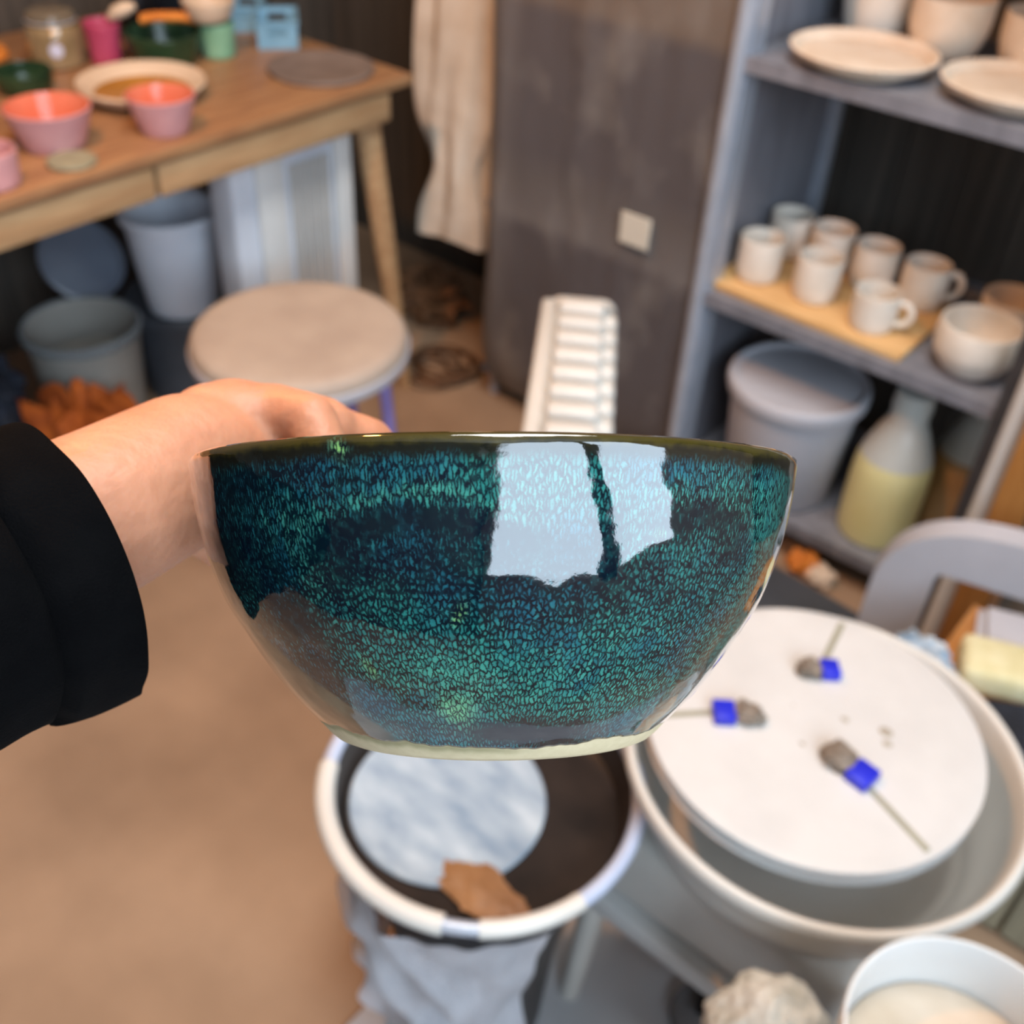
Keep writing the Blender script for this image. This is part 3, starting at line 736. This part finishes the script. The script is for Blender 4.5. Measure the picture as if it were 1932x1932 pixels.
# buckets in the bottom right corner
sb = empty('side_stool', (.030,.525,FM), label='small wooden stool under the slip bucket, bottom right', cat='stool')
obj('seat', lathe([(0,.31),(.118,.31),(.122,.316),(.122,.334),(.118,.34),(0,.34)],48,sx=1.5), mat('brown_wood','#6b4a30','#7d5a3c',.5,scale=8), sb)
for a in (45,135,225,315): obj('leg', tube([(.10*cos(rad(a)),.08*sin(rad(a)),.30),(.125*cos(rad(a)),.105*sin(rad(a)),0)],[.014,.011],14), mat('brown_wood_leg','#6b4a30',None,.5) if a==45 else bpy.data.materials['brown_wood_leg'], sb)
b = empty('slip_bucket', (.054,.548,.3475), label='white bucket of beige slip at the bottom right corner', cat='bucket')
obj('body', lathe(vessel(smooth_prof([(.074,0),(.080,.004),(.090,.13),(.098,.262)],4),.0035),72), M['white_plastic'], b)
obj('slip', lathe([(0,.200),(.0895,.200)],56), M['slip'], b)
b = tag(obj('crumpled_cloth', blob(.060,52,.10,(1.0,.95,1.25),seg=5,freq=2.0,floor=-.066), mat('chalky_cloth','#a8aaa2','#d5d6d0',.85,scale=28,bump=.5,bscale=60), None, (-.068,.494,.44)), 'crumpled chalky white cloth beside the slip bucket', 'cloth')
b.location = (-.088,.556,.3475+.067)

# ------------------------------------------------------------------ glazed bowl in its own tilted frame
BO = Vector((-.14959,.18411,1.23972-.0))
bx = Vector((.7568,.6528,.03319)); by = Vector((-.47189,.58079,-.66333)); bz = Vector((-.4523,.48635,.74759))
BO = BO + bz*.0010
BM = Matrix(((bx.x,by.x,bz.x,BO.x),(bx.y,by.y,bz.y,BO.y),(bx.z,by.z,bz.z,BO.z),(0,0,0,1)))

class E:
    """tiny expression helper for shader maths"""
    nt = None
    def __init__(s, v): s.v = v
    @staticmethod
    def op(o, *a, clamp=False):
        n = E.nt.nodes.new('ShaderNodeMath'); n.operation = o; n.use_clamp = clamp
        for i, x in enumerate(a):
            x = x.v if isinstance(x, E) else x
            if isinstance(x, (int, float)): n.inputs[i].default_value = x
            else: E.nt.links.new(x, n.inputs[i])
        return E(n.outputs[0])
    def __add__(s, o): return E.op('ADD', s, o)
    __radd__ = __add__
    def __sub__(s, o): return E.op('SUBTRACT', s, o)
    def __rsub__(s, o): return E.op('SUBTRACT', o, s)
    def __mul__(s, o): return E.op('MULTIPLY', s, o)
    __rmul__ = __mul__
    def __truediv__(s, o): return E.op('DIVIDE', s, o)

def glaze_mat():
    m = bpy.data.materials.new('reactive_teal_glaze'); m.use_nodes = True; nt = m.node_tree; N = nt.nodes; L = nt.links; E.nt = nt
    b = N['Principled BSDF']
    tc = N.new('ShaderNodeTexCoord'); sp = N.new('ShaderNodeSeparateXYZ'); L.new(tc.outputs['Object'], sp.inputs[0])
    X, Y, H = E(sp.outputs['X']), E(sp.outputs['Y']), E(sp.outputs['Z'])
    th = E.op('ARCTAN2', X, Y * -1.0)
    def comb(a, b_, c=0.0):
        n = N.new('ShaderNodeCombineXYZ')
        for i, x in enumerate((a, b_, c)):
            if isinstance(x, E): L.new(x.v, n.inputs[i])
            else: n.inputs[i].default_value = x
        return n.outputs[0]
    def noi(vec, scale, det=4, rough=.55, col=False):
        n = N.new('ShaderNodeTexNoise'); n.inputs['Scale'].default_value = scale; n.inputs['Detail'].default_value = det; n.inputs['Roughness'].default_value = rough
        L.new(vec, n.inputs['Vector']); return n.outputs['Color'] if col else E(n.outputs['Fac'])
    obj_v = tc.outputs['Object']
    def sstep(x, a, b_):
        n = N.new('ShaderNodeMapRange'); n.interpolation_type = 'SMOOTHSTEP'; n.inputs[1].default_value = a; n.inputs[2].default_value = b_
        L.new(x.v, n.inputs[0]); return E(n.outputs[0])
    big = noi(obj_v, 38, 2.5); big2 = noi(obj_v, 75, 5, .6); med = noi(obj_v, 170, 3, .6); fine = noi(obj_v, 420, 3)
    def g(t0, st, h0, sh, amp=1.0):
        # warped gaussian patch
        a = (th + (big - .5) * .35 - t0) / st; c = (H + (big2 - .5) * .012 - h0) / sh
        return E.op('EXPONENT', (a * a + c * c) * -1.0) * amp
    # cells
    up_f = sstep(H, -.012, .012)
    arc = th * .075
    wob = noi(obj_v, 420, 4, .7)
    wob2 = noi(obj_v, 480, 4, .7)
    def cells(scale, sy):
        v = comb(arc * scale + (wob - .5) * 2.0, H * (scale * sy) + (wob2 - .5) * 1.6)
        n = N.new('ShaderNodeTexVoronoi'); n.voronoi_dimensions = '2D'; n.feature = 'DISTANCE_TO_EDGE'; n.inputs['Scale'].default_value = 1.0; n.inputs['Randomness'].default_value = 1.0
        L.new(v, n.inputs['Vector']); 
        n2 = N.new('ShaderNodeTexVoronoi'); n2.voronoi_dimensions = '2D'; n2.feature = 'F1'; n2.inputs['Scale'].default_value = 1.0
        L.new(v, n2.inputs['Vector']); s3 = N.new('ShaderNodeSeparateColor'); L.new(n2.outputs['Color'], s3.inputs[0])
        return E(n.outputs['Distance']), E(s3.outputs[0]), E(s3.outputs[1])
    d1, r1, q1 = cells(900, .62)
    d2, r2, q2 = cells(1250, .26)
    mixv = lambda a, b_, f: a + (b_ - a) * f
    d = mixv(d1, d2, up_f); rr = mixv(r1, r2, up_f)
    # darkness patches (pools of navy)
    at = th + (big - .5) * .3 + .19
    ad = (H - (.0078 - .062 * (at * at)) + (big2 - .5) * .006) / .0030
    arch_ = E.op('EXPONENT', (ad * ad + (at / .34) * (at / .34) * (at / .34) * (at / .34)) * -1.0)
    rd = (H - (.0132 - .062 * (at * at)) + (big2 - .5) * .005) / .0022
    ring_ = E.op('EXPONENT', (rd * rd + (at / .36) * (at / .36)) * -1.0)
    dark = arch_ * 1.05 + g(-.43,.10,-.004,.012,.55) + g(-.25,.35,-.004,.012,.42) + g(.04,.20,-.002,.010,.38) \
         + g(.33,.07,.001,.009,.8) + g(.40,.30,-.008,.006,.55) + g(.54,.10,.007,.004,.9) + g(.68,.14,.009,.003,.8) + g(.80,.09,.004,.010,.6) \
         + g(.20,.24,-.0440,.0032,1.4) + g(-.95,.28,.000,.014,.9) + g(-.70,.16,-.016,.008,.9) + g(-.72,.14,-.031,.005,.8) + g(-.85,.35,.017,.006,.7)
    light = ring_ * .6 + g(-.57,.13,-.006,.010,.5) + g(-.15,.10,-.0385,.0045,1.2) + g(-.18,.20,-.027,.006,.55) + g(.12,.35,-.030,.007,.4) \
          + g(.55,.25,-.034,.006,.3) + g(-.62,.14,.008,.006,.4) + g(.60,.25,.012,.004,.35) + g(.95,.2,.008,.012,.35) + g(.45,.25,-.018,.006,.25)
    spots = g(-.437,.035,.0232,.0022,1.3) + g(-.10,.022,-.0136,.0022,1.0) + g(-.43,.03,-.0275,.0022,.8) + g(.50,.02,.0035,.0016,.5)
    # cell brightness
    edge_w = .075 + dark * .17 + (big2 - .5) * .16 + (med - .5) * .30 - light * .06
    cell = E.op('DIVIDE', d - edge_w, .24, clamp=True)
    cell = E.op('MULTIPLY', cell, 1.0 - dark * .62, clamp=True)
    cell = E.op('MULTIPLY', cell * (.72 + rr * .5) + (fine - .5) * .8, 1.0, clamp=True)
    def mixc(f, a, c):
        n = N.new('ShaderNodeMix'); n.data_type = 'RGBA'; n.clamp_factor = True
        if isinstance(f, E): L.new(f.v, n.inputs['Factor'])
        else: n.inputs['Factor'].default_value = f
        for nm, x in (('A', a), ('B', c)):
            if isinstance(x, tuple): n.inputs[nm].default_value = x
            else: L.new(x, n.inputs[nm])
        return n.outputs['Result']
    teal = mixc(sstep(big, .35, .65), lin('#175564'), lin('#256f68'))
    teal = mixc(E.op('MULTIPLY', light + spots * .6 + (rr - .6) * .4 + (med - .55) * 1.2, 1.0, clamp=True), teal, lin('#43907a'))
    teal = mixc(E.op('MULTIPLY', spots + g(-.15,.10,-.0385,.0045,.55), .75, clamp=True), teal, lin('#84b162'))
    navy = mixc(sstep(big2, .3, .7), lin('#030c1a'), lin('#04171e'))
    col = mixc(cell, navy, teal)
    pool = E.op('MULTIPLY', g(.18,.24,-.0440,.0036,1.5), 1.0, clamp=True)
    col = mixc(pool * .92, col, lin('#050d1a'))
    # olive rim
    hw = H + (big2 - .5) * .004 + (fine - .5) * .0025
    rimf = sstep(hw, .0185, .0225)
    rimc = mixc(sstep(hw, .0228, .0250), lin('#14150f'), lin('#3a3312'))
    col = mixc(rimf * (1.0 - E.op('MULTIPLY', g(-.437,.035,.0232,.0022,1.2), 1.0, clamp=True)), col, rimc)
    # thin clear glaze on the lower left flank
    lf = sstep(H - (th * -1.0 - .45) * .040 * -1.0 + .0 + (big2-.5)*.006, -.062, -.066)
    thinb = (th + .58) * -.0545 - .0415 + (big - .5) * .009
    thinf = sstep(thinb - H, -.0006, .0022) * sstep(th, -.40, -.60)
    thinc = mixc(sstep(big2, .35, .7), lin('#37342a'), lin('#5f5a4a'))
    col = mixc(thinf * .92, col, thinc)
    # bare clay foot
    fb = -.0456 + (noi(comb(th, 0.0), 2.6, 3) - .5) * .0065 + .0022 * E.op('COSINE', th * 1.3 - .2) * -1.0
    foot = sstep(fb - H, .0, .0005)
    lip = E.op('EXPONENT', ((fb - H - .0009) / .0011) * ((fb - H - .0009) / .0011) * -1.0)
    clay = mixc(fine, lin('#b0a180'), lin('#c6b898'))
    clay = mixc(lip * .55 * sstep(th, .35, -.1), clay, lin('#4a4f1c'))
    col = mixc(foot, col, clay)
    L.new(col, b.inputs['Base Color'])
    L.new((foot * .62 + .05 + fine * .03).v, b.inputs['Roughness'])
    L.new((1.0 - foot).v, b.inputs['Coat Weight']); b.inputs['Specular IOR Level'].default_value = .30; b.inputs['Coat Roughness'].default_value = .035
    b.inputs['IOR'].default_value = 1.6; b.inputs['Coat IOR'].default_value = 1.5
    bp = N.new('ShaderNodeBump'); bp.inputs['Strength'].default_value = 1.0; bp.inputs['Distance'].default_value = 1.0
    hgt = big * .00080 + noi(obj_v, 85, 1.5) * .00022 + noi(obj_v, 800, 2) * .000010 * (1.0 - foot) + (1.0 - foot) * .0006
    L.new(hgt.v, bp.inputs['Height']); L.new(bp.outputs[0], b.inputs['Normal']); L.new(bp.outputs[0], b.inputs['Coat Normal'])
    return m

bowl_out = [(.0452,-.0514),(.0474,-.0495),(.0503,-.0464),(.0562,-.0407),(.0628,-.0329),(.0683,-.0252),(.0758,-.0132),(.0814,.0007),(.0846,.0137),(.0862,.0238)]
pr = smooth_prof(bowl_out, 10)
inn = [(r-.0042, max(z,-.0415)) for r, z in reversed(pr[:-4]) if r-.0042 < .0832 and z > -.0415]
full = [(0,-.0498),(.038,-.0498),(.0400,-.0518),(.0430,-.0523)] + pr + [(.0860,.0252),(.0849,.0260),(.0837,.0256),(.0828,.0244)] + inn + [(.044,-.0432),(.032,-.0450),(.016,-.0458),(0,-.0460)]
bw = obj('glazed_bowl', lathe(full, 160), glaze_mat(), angle=60)
bw.matrix_world = BM
tag(bw, 'glossy teal and navy mottled bowl with bare clay foot, held up in one hand', 'bowl')

# ------------------------------------------------------------------ person: forearm, hand, sleeve (in the bowl's frame)
def capsule(bm, a, b, ra, rb, seg=20, n=6, flat=1.0, fdir=None):
    a, b = Vector(a), Vector(b); ax = (b-a); L_ = ax.length; ax.normalize()
    ref = Vector(fdir) if fdir else (Vector((0,0,1)) if abs(ax.z) < .9 else Vector((1,0,0)))
    u = (ref - ax*ref.dot(ax)).normalized(); v = ax.cross(u)
    rings = []
    for k in range(n+1):
        t = -pi/2 + pi/2*k/n; rings.append((a + ax*ra*sin(t), ra*cos(t)))
    for k in range(n+1):
        t = pi/2*k/n; rings.append((b + ax*rb*sin(t), rb*cos(t)))
    vs = []
    for c, r in rings:
        if r < 1e-6: vs.append([bm.verts.new(c)])
        else: vs.append([bm.verts.new(c + (u*cos(2*pi*i/seg) + v*sin(2*pi*i/seg)*flat)*r) for i in range(seg)])
    for p, q in zip(vs, vs[1:]):
        for i in range(seg):
            j = (i+1) % seg
            if len(p) == 1: bm.faces.new((p[0], q[i], q[j]))
            elif len(q) == 1: bm.faces.new((p[i], p[j], q[0]))
            else: bm.faces.new((p[i], q[i], q[j], p[j]))
def chain(bm, pts, rs, **k):
    for (a, b), (ra, rb) in zip(zip(pts, pts[1:]), zip(rs, rs[1:])): capsule(bm, a, b, ra, rb, **k)

def rwall(h):
    for (r0, z0), (r1, z1) in zip(bowl_out, bowl_out[1:]):
        if z0 <= h <= z1: return r0 + (r1-r0)*(h-z0)/(z1-z0)
    return bowl_out[0][0] if h < bowl_out[0][1] else bowl_out[-1][0]
def onb(deg, h, off):
    r = rwall(h) + off; return (r*cos(rad(deg)), r*sin(rad(deg)), h)

arm = bmesh.new()
elbow = (-.286,-.146,-.094); w0 = (-.166,-.022,-.018); w1 = (-.121,.018,.0125); w2 = (-.103,.046,.0285)
chain(arm, [elbow, (-.228,-.086,-.056), w0, w1, w2], [.034,.033,.029,.0262,.0255])
# palm: metacarpals fanning from the wrist to the knuckles behind the bowl
wr = w2
kn = [(-.050,.100,.041), (-.054,.0985,.020), (-.058,.096,.000), (-.062,.0905,-.018)]
for q, r in zip(kn, (.0125,.012,.0115,.0105)):
    chain(arm, [wr, tuple(Vector(wr)*.5+Vector(q)*.5+Vector((-.004,.002,0))), q], [.024,.0165,r])
chain(arm, [(-.092,.066,.043), (-.060,.094,.042)], [.0195,.0145])
chain(arm, [(-.086,.066,.043), (-.064,.076,.043)], [.0170,.0150])
chain(arm, [(-.080,.074,.040), (-.052,.088,.038)], [.0175,.0150])
chain(arm, [(-.100,.056,.020), (-.066,.088,-.006)], [.020,.014])
# fingers curl round the back of the bowl
fingers = [
    ([kn[0], onb(104,.018,.0100), onb(86,.008,.0085), onb(74,.002,.0078)], [.0105,.0090,.0082,.0070]),
    ([kn[1], onb(103,.000,.0102), onb(83,-.008,.0088), onb(68,-.013,.0080)], [.0105,.0092,.0084,.0072]),
    ([kn[2], onb(106,-.018,.0102), onb(86,-.025,.0088), onb(71,-.029,.0080)], [.0100,.0088,.0080,.0070]),
    ([kn[3], onb(114,-.033,.0095), onb(97,-.039,.0082), onb(85,-.041,.0076)], [.0092,.0078,.0072,.0062])]
for pts, rs in fingers: chain(arm, pts, rs)
# thumb leaves the side of the palm and hooks over the rim into the bowl
chain(arm, [(-.098,.060,.043), (-.078,.064,.048), (-.063,.053,.046), (-.052,.043,.022)], [.0170,.0125,.0095,.0082])
skin = mat('skin', '#b98063', '#c58d70', .5, scale=30, bump=.12, bscale=220, sub=.35, subc=(.010,.004,.002))
ps = obj('person', arm, skin); ps.matrix_world = BM
rmod = ps.modifiers.new('skin_surface', 'REMESH'); rmod.mode = 'VOXEL'; rmod.voxel_size = .0016; rmod.use_smooth_shade = True
smod = ps.modifiers.new('soft', 'SMOOTH'); smod.iterations = 14; smod.factor = .6
tag(ps, 'person reaching in from the left, hand behind the glazed bowl, black sleeve', 'person')

def sleeve():
    bm = bmesh.new(); NU, NT = 90, 96
    A = Vector((-.128,.008,-.0020)); D = (Vector((-.297,-.155,-.100)) - A)
    ax = (-D).normalized(); Lh = D.length
    u = (Vector((0,0,1)) - ax*ax.z).normalized(); v = ax.cross(u)
    rows = []
    for j in range(NU+1):
        t = j/NU; s = t*Lh; row = []
        c = A - ax*s
        for i in range(NT):
            a = 2*pi*i/NT
            r = .0395 + .008*t
            if s < .021: r += .0034 - .0014*(s/.021) 
            if .020 < s < .0245: r -= .0026
            r += .0016*noise.noise((cos(a)*2.5, sin(a)*2.5, s*60)) + .0022*noise.noise((cos(a)*1.5+5, sin(a)*1.5, s*25))*min(1, s*30)
            # droop at the underside of the cuff
            lowa = max(0, cos(a - pi))**6
            r += .004*lowa*math.exp(-(s/.02)**2)
            ds = .006*lowa*noise.noise((a*3,0,1)) if s < .02 else 0
            row.append(bm.verts.new(c + (u*cos(a)*1.0 + v*sin(a)*.97)*r + ax*ds))
        rows.append(row)
    for p, q in zip(rows, rows[1:]):
        for i in range(NT):
            k = (i+1) % NT; bm.faces.new((p[i], q[i], q[k], p[k]))
    cap = bm.verts.new(A - ax*(Lh+.02))
    for i in range(NT): bm.faces.new((rows[-1][i], rows[-1][(i+1) % NT], cap))
    # hem turned inside
    hem = rows[0]
    for dr, dsx in ((.0025, .0012), (.0045, -.0002), (.0048, -.02)):
        nr = []
        for i in range(NT):
            a = 2*pi*i/NT; r = .0427 - dr
            nr.append(bm.verts.new(A + ax*dsx + (u*cos(a) + v*sin(a)*.97)*r))
        for i in range(NT):
            k = (i+1) % NT; bm.faces.new((hem[i], hem[k], nr[k], nr[i]))
        hem = nr
    return bm
sl = obj('sleeve', sleeve(), M['black_knit'], ps, angle=80)
sl.matrix_parent_inverse = Matrix.Identity(4)
sl['label'] = 'black jersey sleeve with stitched cuff'

# ------------------------------------------------------------------ warm pendant lamp beside the table
lp = empty('pendant_lamp', (-1.25,.50,3.0), label='warm bulb in a small metal shade hanging above the oak table', cat='lamp')
obj('cord', tube([(0,0,0),(0,0,-.72)], .003, 8), M['black_gloss'], lp)
obj('lamp_shade', lathe([(.02,-.72),(.03,-.725),(.10,-.80),(.102,-.80),(.032,-.718),(.02,-.715)],48), M['steel_dark'], lp)
